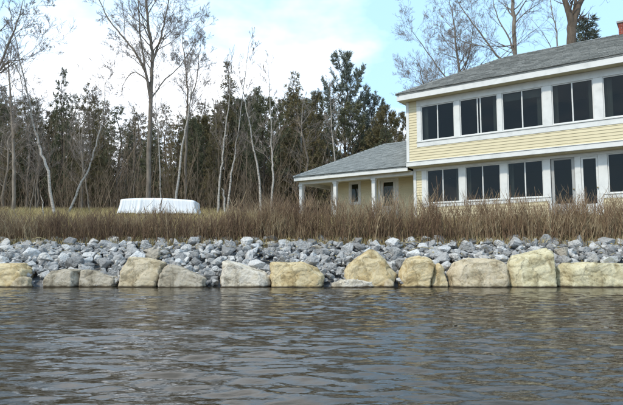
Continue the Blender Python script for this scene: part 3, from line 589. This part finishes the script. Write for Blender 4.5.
for h, sc, fa in prof:
    rows.append([(x*L2*sc*(1+0*fa), y*W2*sc + math.copysign(fold[i]*0.07*fa, y)*1, h*(HH*(1-0.10*(x+0.15)**2)) + (0 if h > 0 else fold[i]*0.03)) for i, (x, y, a) in enumerate(per)])
v = [p for r_ in rows for p in r_]; f = [(j*nx+i, j*nx+(i+1) % nx, (j+1)*nx+(i+1) % nx, (j+1)*nx+i) for j in range(len(rows)-1) for i in range(nx)] + [tuple((len(rows)-1)*nx+i for i in range(nx))]
m_ = bpy.data.meshes.new('covered_boat'); m_.from_pydata(v, [], f); m_.update(); m_.polygons.foreach_set('use_smooth', [True]*len(m_.polygons))
o = link('covered_boat', m_, M['tarp']); o.location = (c.x, Yb, gz-0.02); o.rotation_euler = (0, 0, R(3)); tag(o, 'low white tarp-covered boat shape with folds lying on the lawn before the trees', 'boat')

# ---------------------------------------------------------------- trees
def grow(mb, tw, p, d, L, r, lev, maxlev, rr, up=0.12, kids=(5, 9), wig=0.13, spread=0.8, bark_min=0.022, ratio=0.55):
    n = max(3, int(4+L*1.1) if lev < 2 else 3); P = [p.copy()]; q = p.copy(); d = d.normalized()
    for i in range(n):
        d = (d + Vector((rr.gauss(0, wig), rr.gauss(0, wig), rr.gauss(0, wig)+up*0.5))).normalized(); q = q + d*(L/n); P.append(q.copy())
    rad = [max(0.005, r*(1-0.8*i/n)) for i in range(n+1)]
    (mb if r > bark_min else tw).tube(P, rad, 6 if r > 0.07 else (4 if r > 0.02 else 3))
    if lev >= maxlev: return
    for k in range(rr.randint(*kids)):
        f = rr.uniform(0.25, 1.0); i = min(n-1, int(f*n)); b = P[i].lerp(P[i+1], f*n-i); base = (P[i+1]-P[i]).normalized()
        s = base.orthogonal().normalized(); s.rotate(__import__('mathutils').Quaternion(base, rr.uniform(0, 6.28)))
        nd = (base*rr.uniform(0.6, 1.0) + s*spread*rr.uniform(0.6, 1.2) + Vector((0, 0, up))).normalized()
        grow(mb, tw, b, nd, L*ratio*rr.uniform(0.6, 1.15)*(1.15-0.5*f), rad[i]*0.55, lev+1, maxlev, rr, up, kids, wig, spread, bark_min, ratio)
def make_tree(name, paths, label, bark='bark', twig='twig', seed=1, group=None, kids=(4, 7), maxlev=3, L=3.2, start=0.45, nb=14, spread=0.8, up=0.12, ratio=0.55, wig=0.13):
    """paths: list of (points, r0, r1); limbs grow from each path"""
    rr = random.Random(seed); base = paths[0][0][0].copy(); mb, tw = MB(), MB()
    for j, (pts, r0, r1) in enumerate(paths):
        P = []                                        # smooth path
        m = len(pts)
        for i in range(m-1):
            for s in range(5):
                t = s/5; a, b_, c_, e = pts[max(i-1, 0)], pts[i], pts[i+1], pts[min(i+2, m-1)]
                P.append(0.5*((2*b_)+(c_-a)*t+(2*a-5*b_+4*c_-e)*t*t+(3*b_-a-3*c_+e)*t**3) - base)
        P.append(pts[-1]-base); n = len(P)
        P = [q + Vector((rr.gauss(0, 0.02), rr.gauss(0, 0.02), 0))*(i > 0) for i, q in enumerate(P)]
        rad = [r0+(r1-r0)*i/(n-1) for i in range(n)]
        if j == 0: rad[0] *= 1.25
        mb.tube(P, rad, 8)
        st = start if j == 0 else 0.12; k = nb if j == 0 else max(4, nb//2)
        for q in range(k):
            f = st+(1-st)*(q+rr.random())/k; i = min(n-2, int(f*(n-1))); b_ = P[i]; base_d = (P[i+1]-P[i]).normalized()
            a = rr.uniform(0, 6.28); s_ = Vector((math.cos(a), math.sin(a), 0))
            nd = (s_*spread + base_d*rr.uniform(0.5, 1.0)).normalized()
            grow(mb, tw, b_, nd, L*rr.uniform(0.6, 1.2)*(1.25-0.75*f), rad[i]*0.45, 1, maxlev, rr, up, kids, wig, spread, ratio=ratio)
        grow(mb, tw, P[-1], (P[-1]-P[-2]), L*0.6, r1, 1, maxlev, rr, up, kids, wig, spread, ratio=ratio)
    t = empty(name, base); mb.build('trunk', M[bark], t, True)
    if tw.v: tw.build('crown', M[twig], t)
    return tag(t, label, 'tree', group)
def rooted(px, Y):                                    # foot of a trunk on the ground
    x = (px-CX)/F*Y*1.005; return Vector((x, Y, tz(x, Y)-0.12))
def trunk(pts, Y, dy=0.0, rs=0):
    """pts: photo pixels from the foot up, foot set on the ground"""
    rr_ = random.Random(rs+int(pts[0][0])); r = [rooted(pts[0][0], Y)]
    for i, (x, y) in enumerate(pts[1:]): r.append(at(x, y, Y+dy*(i+1)+rr_.uniform(-0.12, 0.12)))
    return r
# the tall bare tree at left with its two stems
Y1 = 29.0
make_tree('bare_tree', [(trunk([(148, 205), (149, 150), (151, 95), (152.5, 58), (149, 30), (145, -8), (143, -50)], Y1), 0.135, 0.045),
                        ([at(150.5, 98, Y1), at(145, 72, Y1-.2), at(137, 55, Y1-.3), at(124, 38, Y1-.5), at(108, 18, Y1-.6), at(96, -6, Y1-.7)], 0.085, 0.02),
                        ([at(152.5, 62, Y1), at(160, 40, Y1+.3), at(166, 15, Y1+.5), at(172, -15, Y1+.8)], 0.07, 0.02),
                        ([at(146, 76, Y1), at(141, 40, Y1-.5), at(138, 5, Y1-.6), at(139, -30, Y1-.6)], 0.05, 0.015),
                        ([at(150, 83, Y1), at(136, 72, Y1+.4), at(126, 80, Y1+.6), at(121, 96, Y1+.8)], 0.04, 0.01),
                        ([at(151, 100, Y1), at(163, 82, Y1+.4), at(180, 66, Y1+.6), at(196, 40, Y1+.8)], 0.05, 0.012)],
          'tallest bare tree, its limbs reaching out of the picture top left of centre', seed=4, L=2.6, start=0.45, nb=20, kids=(4, 7), maxlev=4)
make_tree('bare_tree', [(trunk([(185, 204), (186, 150), (188, 105), (186, 70), (182, 40)], 33), 0.10, 0.02), ([at(188, 110, 33), at(196, 80, 33), at(200, 48, 33)], 0.05, 0.012)],
          'slim bare tree with a pale twiggy crown right of the tallest bare tree', seed=9, L=2.1, start=0.40, nb=20, kids=(4, 7), maxlev=4)
BIR = [([(55, 210), (47, 171), (38.5, 144), (30, 106), (20, 60), (10, 15)], 23, 0.095, 'pale leaning birch at far left, leaning left over its foot', (0.02)),
       ([(68, 210), (78, 190), (89, 168), (97, 140), (103, 112), (106, 80)], 25, 0.08, 'pale birch leaning right and crossing a thinner stem at left', 0.015),
       ([(91, 210), (85, 180), (80, 150), (79, 120)], 27, 0.045, 'thin dark stem crossing behind the right leaning birch', 0.01),
       ([(30, 210), (36, 180), (42, 160)], 25, 0.045, 'short grey stem leaning against the pale birch at far left', 0.012),
       ([(14, 208), (14, 180), (13, 140), (11, 100), (8, 60)], 27, 0.14, 'thick pale grey trunk near the left edge of the photo', 0.04),
       ([(162, 206), (160, 170), (158, 130), (155, 100), (157, 75)], 28, 0.05, 'thin pale stem just right of the tallest bare tree', 0.012),
       ([(174, 205), (181.5, 153), (188, 115), (191, 85), (188, 55)], 27, 0.085, 'pale birch leaning right behind the white covered boat', 0.02),
       ([(218, 208), (220, 180), (223, 150), (229, 100), (231, 70)], 25, 0.075, 'left one of four slender white birches in the middle', 0.015),
       ([(226.5, 208), (231, 180), (235, 153), (242, 100), (249, 45)], 25.6, 0.075, 'second slender white birch from left of four, leaning right', 0.012),
       ([(263, 206), (258, 170), (252.6, 144), (246, 105), (239, 75)], 25.6, 0.08, 'third slender white birch from left of four, leaning left', 0.015),
       ([(269.5, 210), (272.5, 180), (272, 153), (270, 103), (268, 72)], 25, 0.075, 'right one of four slender white birches, nearly upright', 0.015),
       ([(342, 205), (335, 162), (331, 120), (330, 90)], 34, 0.09, 'pale leaning trunk rising behind the porch roof', 0.02),
       ([(301, 205), (301, 172), (301, 145), (302, 110)], 36, 0.09, 'straight pale trunk behind the left end of the porch', 0.03)]
for i, (pp, Y, r0, lb, r1) in enumerate(BIR):
    make_tree('bare_tree' if 'trunk' in lb or 'stem' in lb else 'birch_tree', [(trunk(pp, Y), r0*0.72, r1*0.8)], lb, bark='bark' if ('dark' in lb or 'grey' in lb) else 'birch', seed=30+i, L=1.35, start=0.42, nb=16, kids=(4, 7), maxlev=3, spread=0.65, up=0.2)
# low snags
make_tree('dead_stem', [(trunk([(44, 213), (43, 204), (41, 197)], 23), 0.03, 0.012)], 'short white dead stem at the foot of the far left birch', bark='birch', seed=70, nb=2, L=0.25, maxlev=1)
make_tree('dead_stem', [(trunk([(225, 208), (224, 198), (223, 190)], 24.6), 0.05, 0.03)], 'short white snag between the feet of the left two birches', bark='birch', seed=71, nb=2, L=0.2, maxlev=1)
# blurred bare tree at the far left edge
make_tree('bare_tree', [(trunk([(-22, 210), (-20, 150), (-14, 90), (-12, 30), (-14, -30)], 22), 0.16, 0.03), ([at(-18, 120, 22), at(-2, 70, 22), at(14, 30, 22), at(24, 0, 22)], 0.06, 0.012), ([at(-15, 90, 22), at(8, 62, 22), at(20, 75, 22), at(24, 104, 22)], 0.045, 0.01)],
          'bare tree with spreading twigs entering from the left edge', seed=12, L=2.6, nb=18, kids=(4, 7), start=0.3, maxlev=4)
# bare trees behind the main roof
Yh = 36
make_tree('bare_tree', [(trunk([(516, 190), (515, 120), (515, 58), (514, 25), (512, -12), (511, -50)], Yh), 0.19, 0.09),
                        ([at(515, 62, Yh), at(500, 58, Yh), at(484, 38, Yh), at(466, 14, Yh), at(452, -8, Yh)], 0.09, 0.02), ([at(515, 60, Yh), at(510, 40, Yh), at(498, 18, Yh), at(490, -10, Yh)], 0.07, 0.02), ([at(515, 45, Yh), at(500, 46, Yh), at(470, 44, Yh), at(445, 30, Yh)], 0.05, 0.012)],
          'straight bare tree behind the roof with a long limb to the left', seed=15, L=3.0, start=0.6, nb=18, kids=(5, 8))
make_tree('bare_tree', [(trunk([(456, 190), (458, 130), (460, 80), (456, 45), (452, 10)], 38), 0.15, 0.03), ([at(459, 95, 38), at(440, 70, 38), at(422, 45, 38), at(412, 30, 38)], 0.06, 0.012), ([at(459, 85, 38), at(470, 50, 38), at(476, 10, 38)], 0.06, 0.012), ([at(458, 100, 38), at(436, 92, 38), at(414, 80, 38)], 0.05, 0.012)],
          'fine twigged bare tree above the left half of the roof', bark='bark', seed=16, L=3.4, start=0.4, nb=24, kids=(4, 7), maxlev=4)
make_tree('bare_tree', [(trunk([(566, 190), (569, 110), (571, 46), (572, 22)], 30), 0.31, 0.24), ([at(572, 29, 30), at(567, 6, 30), at(563, -12, 30), at(561, -40, 30)], 0.19, 0.10), ([at(572, 29, 30), at(579, 6, 30), at(588, -12, 30), at(594, -40, 30)], 0.19, 0.10)],
          'thick forked trunk rising behind the roof at right', bark='darkbark', seed=17, L=2.6, start=0.97, nb=1, kids=(3, 6), maxlev=3, ratio=0.5)
make_tree('bare_tree', [(trunk([(556, 190), (557, 100), (557, 40), (553, 15), (548, -15)], 40), 0.09, 0.02), ([at(557, 60, 40), at(547, 40, 40), at(536, 24, 40)], 0.04, 0.01)],
          'thin bare tree left of the thick forked trunk', seed=18, L=2.2, start=0.5, nb=10)
make_tree('bare_tree', [(trunk([(424, 190), (421, 130), (424, 96), (420, 70)], 34), 0.08, 0.02)], 'small bare tree beside the left corner of the roof', seed=19, L=2.4, start=0.3, nb=26, kids=(5, 8))

# conifers
def conifer_mesh(hgt, wid, seed, style='spruce', bare=0.15, dens=1.0):
    rr = random.Random(seed); tr, nd = MB(), MB()
    P = [Vector((rr.gauss(0, 0.03)*i, rr.gauss(0, 0.03)*i, hgt*i/8)) for i in range(9)]; P[0] = Vector((0, 0, -0.15))
    tr.tube(P, [hgt*0.013*(1-0.93*i/8)+0.006 for i in range(9)], 6)
    def tuft(p, d, s):
        d = d.normalized(); a = d.orthogonal().normalized(); b_ = d.cross(a)
        for k in range(9):
            g = rr.uniform(0, 6.28); o_ = a*math.cos(g)+b_*math.sin(g); tip = p + (d*rr.uniform(0.3, 1.0)+o_*rr.uniform(0.35, 0.8))*s + Vector((0, 0, -0.08*s))
            sd_ = (tip-p).cross(Vector((rr.gauss(0, 1), rr.gauss(0, 1), rr.gauss(0, 1)))).normalized()*s*0.065
            i0 = len(nd.v); nd.v += [tuple(p-sd_*0.4), tuple(p.lerp(tip, 0.55)+sd_), tuple(tip), tuple(p.lerp(tip, 0.55)-sd_)]; nd.f.append((i0, i0+1, i0+2, i0+3))
    z = hgt*bare
    while z < hgt*0.985:
        f = (z/hgt-bare)/(1-bare); i = min(7, int(z/hgt*8)); c_ = P[i].lerp(P[i+1], z/hgt*8-i)
        prof_ = (1-f)**(0.8 if style == 'spruce' else 0.6)*min(1, 0.55+f*3.5) if style != 'pine' else math.sin(math.pi*min(1, 0.22+0.80*f))**0.8
        nb_ = rr.randint(4, 6); a0 = rr.uniform(0, 6.28)
        for k in range(nb_):
            if rr.random() < (0.12 if style == 'spruce' else 0.25): continue
            a = a0+6.283*k/nb_+rr.gauss(0, 0.2); L = wid*0.5*prof_*rr.uniform(0.6, 1.2)+0.12
            el = {'spruce': rr.uniform(-0.30, 0.1)+0.7*f*f, 'pine': rr.uniform(0.25, 0.55)+0.55*f, 'hemlock': rr.uniform(-0.1, 0.3)}[style]
            d = Vector((math.cos(a)*math.cos(el), math.sin(a)*math.cos(el), math.sin(el))); n = 5; B = [c_.copy()]; q = c_.copy(); dd = d.copy()
            for s in range(n):
                dd = (dd+Vector((rr.gauss(0, 0.07), rr.gauss(0, 0.07), rr.gauss(0, 0.05)+(0.10 if style == 'pine' else (0.05 if s > 2 else -0.05))))).normalized(); q = q+dd*L/n; B.append(q.copy())
            tr.tube(B, [0.02*(1-0.8*s/n)*(0.5+L*0.3) for s in range(n+1)], 3)
            m = int(max(3, L*8.5*dens))
            for s in range(m):
                g = rr.uniform(0.55 if style == 'pine' else 0.22, 1.0) if L > 0.8 else rr.uniform(0.1, 1); j = min(n-1, int(g*n)); b_ = B[j].lerp(B[j+1], g*n-j)
                sdv = Vector((-d.y, d.x, 0)); off = sdv*rr.uniform(-1, 1)*L*0.28*(1.15-g) + Vector((0, 0, rr.gauss(0, 0.05)))
                tuft(b_+off, d*0.6+off*1.2+Vector((0, 0, 0.35 if style == 'pine' else -0.05)), rr.uniform(0.20, 0.38)*(1.15 if style == 'pine' else 1))
        z += hgt*rr.uniform(0.020, 0.034)*(1.25 if style == 'pine' else 1)
    return tr.mesh('trunk', True), nd.mesh('crown')
def put_tree(name, meshes, mats, loc, sc, rz, label, group=None, cat='tree'):
    t = empty(name, loc, rz); t.scale = (sc[0], sc[0], sc[1])
    for nm, me, m in zip(('trunk', 'crown'), meshes, mats):
        if me is None: continue
        o = bpy.data.objects.new(nm, me); COL.objects.link(o); o.parent = t
        if not me.materials: me.materials.append(None)
        o.material_slots[0].link = 'OBJECT'; o.material_slots[0].material = m
    return tag(t, label, cat, group)
CV = [conifer_mesh(11, 4.6, 200+i, 'spruce', 0.10) for i in range(3)] + [conifer_mesh(11, 6.0, 210+i, 'pine', 0.22, 1.0) for i in range(3)] + [conifer_mesh(11, 5.2, 220+i, 'hemlock', 0.08) for i in range(2)]
def conifer(px, pytop, Y, kind, m, label, wpx=None, group=None):
    x = (px-CX)/F*Y*1.005; g = tz(x, Y)-0.1; top = at(px, pytop, Y).z; s = (top-g)/11
    base_w = [4.6]*3+[6.0]*3+[5.2]*2
    sw = (wpx/F*Y/base_w[kind]) if wpx else s
    return put_tree('pine_tree' if 3 <= kind <= 5 else 'spruce_tree', CV[kind], (M['darkbark'], M[m]), (x, Y, g), (sw, s), random.uniform(0, 6.28), label, group)
conifer(60, 66, 34, 0, 'needle', 'dark pointed conifer at left, left of a broader olive one', 40)
conifer(87, 78, 33, 6, 'needle2', 'olive brown conifer at left, right of the dark pointed one', 46)
conifer(226, 60, 38, 1, 'needle2', 'pointed conifer above the four white birches', 46)
conifer(297, 70, 37, 2, 'needle2', 'brownish spruce with layered branches left of the tall pine', 58)
conifer(346, 52, 38, 4, 'needle3', 'tall blue-green pine with upswept plumes behind the porch', 70)
conifer(373, 92, 40, 3, 'needle3', 'loose pine right of the tall plumed pine', 50)
conifer(318, 88, 41, 7, 'needle2', 'lower olive conifer between the spruce and the tall pine', 46)
conifer(425, 104, 37, 6, 'needle2', 'olive conifer half hidden by the left corner of the upper storey', 40)
conifer(258, 84, 42, 0, 'needle', 'dark conifer behind the right two white birches', 44)
conifer(278, 96, 41, 6, 'needle2', 'olive conifer left of the layered spruce', 44)
conifer(118, 104, 40, 7, 'needle', 'dark conifer mass left of the tallest bare tree', 60)
conifer(601, 12, 34, 0, 'needle3', 'dark pine foliage above the roof beside the chimney', 110)
conifer(588, 20, 39, 7, 'needle', 'dark evergreen top just right of the thick forked trunk', 90)
conifer(204, 102, 46, 7, 'needle2', 'olive conifer filling the gap left of the white birches', 60)
conifer(190, 112, 52, 6, 'needle', 'far dark conifer behind the slim bare tree', 60)
conifer(138, 112, 50, 7, 'needle2', 'far olive conifer behind the trunk of the tallest bare tree', 60)
conifer(28, 100, 36, 1, 'needle', 'dark conifer behind the leaning birch at far left', 50)
# background wood: generic trees copied
def generic_bare(seed, h=11):
    rr = random.Random(seed); mb, tw = MB(), MB(); P = [Vector((rr.gauss(0, 0.05)*i, rr.gauss(0, 0.05)*i, h*i/8-0.15)) for i in range(9)]
    rad = [0.10*(1-0.9*i/8)+0.008 for i in range(9)]; mb.tube(P, rad, 6)
    for q in range(22):
        f = 0.18+0.8*(q+rr.random())/22; i = min(7, int(f*8)); a = rr.uniform(0, 6.28); nd = Vector((math.cos(a), math.sin(a), rr.uniform(0.3, 1.3))).normalized()
        grow(mb, tw, P[i].lerp(P[i+1], f*8-i), nd, 2.1*rr.uniform(0.6, 1.2)*(1.2-0.7*f), rad[i]*0.4, 1, 3, rr, 0.15, (3, 6))
    return mb.mesh('trunk', True), tw.mesh('crown')
GB = [generic_bare(300+i) for i in range(5)]
rr = random.Random(77); spots = []
ZONE = [(-1e9, 'left of the crossing birches'), (70, 'left of the tallest bare tree'), (150, 'between tallest tree and white birches'), (225, 'behind the white birches'), (290, 'behind the porch wing'), (400, 'behind the main house')]
def zone(px): return [t for a, t in ZONE if px >= a][-1]
n = 0
while n < 240:
    Y = rr.choice([rr.uniform(31, 38), rr.uniform(38, 50), rr.uniform(46, 64)]); px = rr.uniform(-70, 430) if rr.random() < 0.86 else rr.uniform(430, 720)
    x = (px-CX)/F*Y
    if any((a-x)**2+(b-Y)**2 < 1.5 for a, b in spots) or hdist(x, Y) < 1.6: continue
    spots.append((x, Y)); n += 1
    g = tz(x, Y)-0.1; lim = float(np.interp(px, [-70, 0, 60, 110, 140, 200, 240, 330, 400, 430, 720], [88, 92, 92, 106, 110, 100, 92, 100, 112, 120, 95]))
    ht = (at(px, lim+rr.uniform(-8, 40), Y).z-g)
    row = 'at the front of the wood' if Y < 38 else ('midway into the wood' if Y < 48 else 'deep in the wood'); mm_ = rr.choice(['needle', 'needle2'])
    if rr.random() < 0.52:
        k = rr.randrange(len(GB)); put_tree('bare_tree', GB[k], (M['bark'] if rr.random() < 0.6 else M['darkbark'], M['twig']), (x, Y, g), (min(1.0, ht/11)*rr.uniform(0.9, 1.3), ht/11), rr.uniform(0, 6.28), f'bare grey tree {row} {zone(px)}', f'bare wood trees {row} {zone(px)}')
    else:
        k = rr.choice([0, 1, 2, 3, 4, 6, 7]); put_tree('pine_tree' if 3 <= k <= 5 else 'spruce_tree', CV[k], (M['darkbark'], M[mm_]), (x, Y, g), (ht/11*rr.uniform(0.75, 1.05), ht/11), rr.uniform(0, 6.28), f'{"olive" if mm_ == "needle2" else "dark green"} evergreen {row} {zone(px)}', f'{mm_[6:] or 1} evergreens {row} {zone(px)}')

# ---------------------------------------------------------------- brush, shrubs, grass
def stems(rr, n, pos, hgt, lean=0.14, r=0.005, tw=(3, 6), tl=0.35):
    mb = MB()
    for _ in range(n):
        x, y = pos(rr); h = hgt(rr, x, y); z = tz(x, y)-0.03
        if h <= 0: continue
        d = Vector((rr.gauss(0, lean), rr.gauss(0, lean), 1)); p = Vector((x, y, z)); P = [p]
        for i in range(3):
            d = (d+Vector((rr.gauss(0, 0.07), rr.gauss(0, 0.07), 0))).normalized(); P.append(P[-1]+d*h/3)
        rr_ = r*rr.uniform(0.7, 1.4); mb.tube(P, [rr_, rr_*0.85, rr_*0.65, rr_*0.3], 3)
        for k in range(rr.randint(*tw)):
            f = rr.uniform(0.3, 0.98); i = min(2, int(f*3)); b = P[i].lerp(P[i+1], f*3-i); a = rr.uniform(0, 6.28)
            nd = Vector((math.cos(a)*0.5, math.sin(a)*0.5, rr.uniform(0.5, 1.1))).normalized(); L = tl*h*rr.uniform(0.4, 1.0)
            q = b+nd*L*0.5; q2 = q+(nd+Vector((0, 0, 0.35))).normalized()*L*0.5
            mb.tube([b, q, q2], [rr_*0.6, rr_*0.45, rr_*0.2], 3)
    return mb
rr = random.Random(5)
def spos(r_):
    while True:
        y = 15.45+abs(r_.gauss(0, 0.62)); x = r_.uniform(-12.5, 12.0)
        if y < 17.3 and hdist(x, y) > 0.5: return x, y
def shgt(r_, x, y):
    px = CX+F*x/y; b = float(np.interp(px, [-50, 60, 120, 200, 260, 320, 420, 640], [0.90, 1.0, 1.0, 1.08, 1.32, 1.44, 1.46, 1.46]))
    b *= 0.88+0.34*noise.noise(Vector((x*1.3, y*0.9, 3))) + 0.15*noise.noise(Vector((x*3.1, 0, 8)))
    return b*(r_.uniform(0.45, 0.9) if r_.random() < 0.5 else r_.uniform(0.85, 1.12))*(1-0.12*(y-15.4))
mb = stems(rr, 5600, spos, shgt, lean=0.14, r=0.0068, tw=(4, 8), tl=0.32); m2 = stems(rr, 190, spos, lambda r_, x, y: shgt(r_, x, y)*r_.uniform(0.85, 1.2), lean=0.15, r=0.013, tw=(6, 11), tl=0.45)
i0 = len(mb.v); mb.v += m2.v; mb.f += [tuple(q+i0 for q in f_) for f_ in m2.f]
o = mb.build('shrub_thicket', M['shrub']); tag(o, 'reddish brown leafless shrub thicket along the top of the rocky bank', 'shrubs', kind='stuff')
def bpos(r_):
    while True:
        y = r_.uniform(29, 50); x = (r_.uniform(-60, 440)-CX)/F*y
        if hdist(x, y) > 1.2: return x, y
mb = stems(rr, 2600, bpos, lambda r_, x, y: r_.uniform(0.8, 2.6) if r_.random() < 0.8 else r_.uniform(3, 6), lean=0.16, r=0.014, tw=(5, 9), tl=0.36); o = mb.build('undergrowth', M['brush']); tag(o, 'brown leafless undergrowth filling the wood behind the lawn', 'undergrowth', kind='stuff')
def grass(n, pos, h0, h1, wdt):
    v, f = [], []
    for _ in range(n):
        x, y = pos(rr); z = tz(x, y)-0.02; h = rr.uniform(h0, h1); a = rr.uniform(0, 6.28); lx, ly = rr.gauss(0, 0.35)*h, rr.gauss(0, 0.35)*h; cx_, sx_ = math.cos(a)*wdt, math.sin(a)*wdt
        i = len(v); v += [(x-cx_, y-sx_, z), (x+cx_, y+sx_, z), (x+lx*0.4+cx_*0.7, y+ly*0.4+sx_*0.7, z+h*0.6), (x+lx*0.4-cx_*0.7, y+ly*0.4-sx_*0.7, z+h*0.6), (x+lx, y+ly, z+h)]; f += [(i, i+1, i+2, i+3), (i+3, i+2, i+4)]
    return v, f
def gpos(r_):
    while True:
        y = 15.35+r_.random()**1.4*16; x = (r_.uniform(-40, 660)-CX)/F*y
        if hdist(x, y) > 0.15 and not (abs(x-c.x) < 1.95 and abs(y-Yb) < 0.95): return x, y
v, f = grass(42000, gpos, 0.10, 0.34, 0.008); me = bpy.data.meshes.new('dry_grass'); me.from_pydata(v, [], f); me.update(); o = link('dry_grass', me, M['straw']); tag(o, 'straw coloured dry grass on the lawn and under the shrubs', 'grass', kind='stuff')
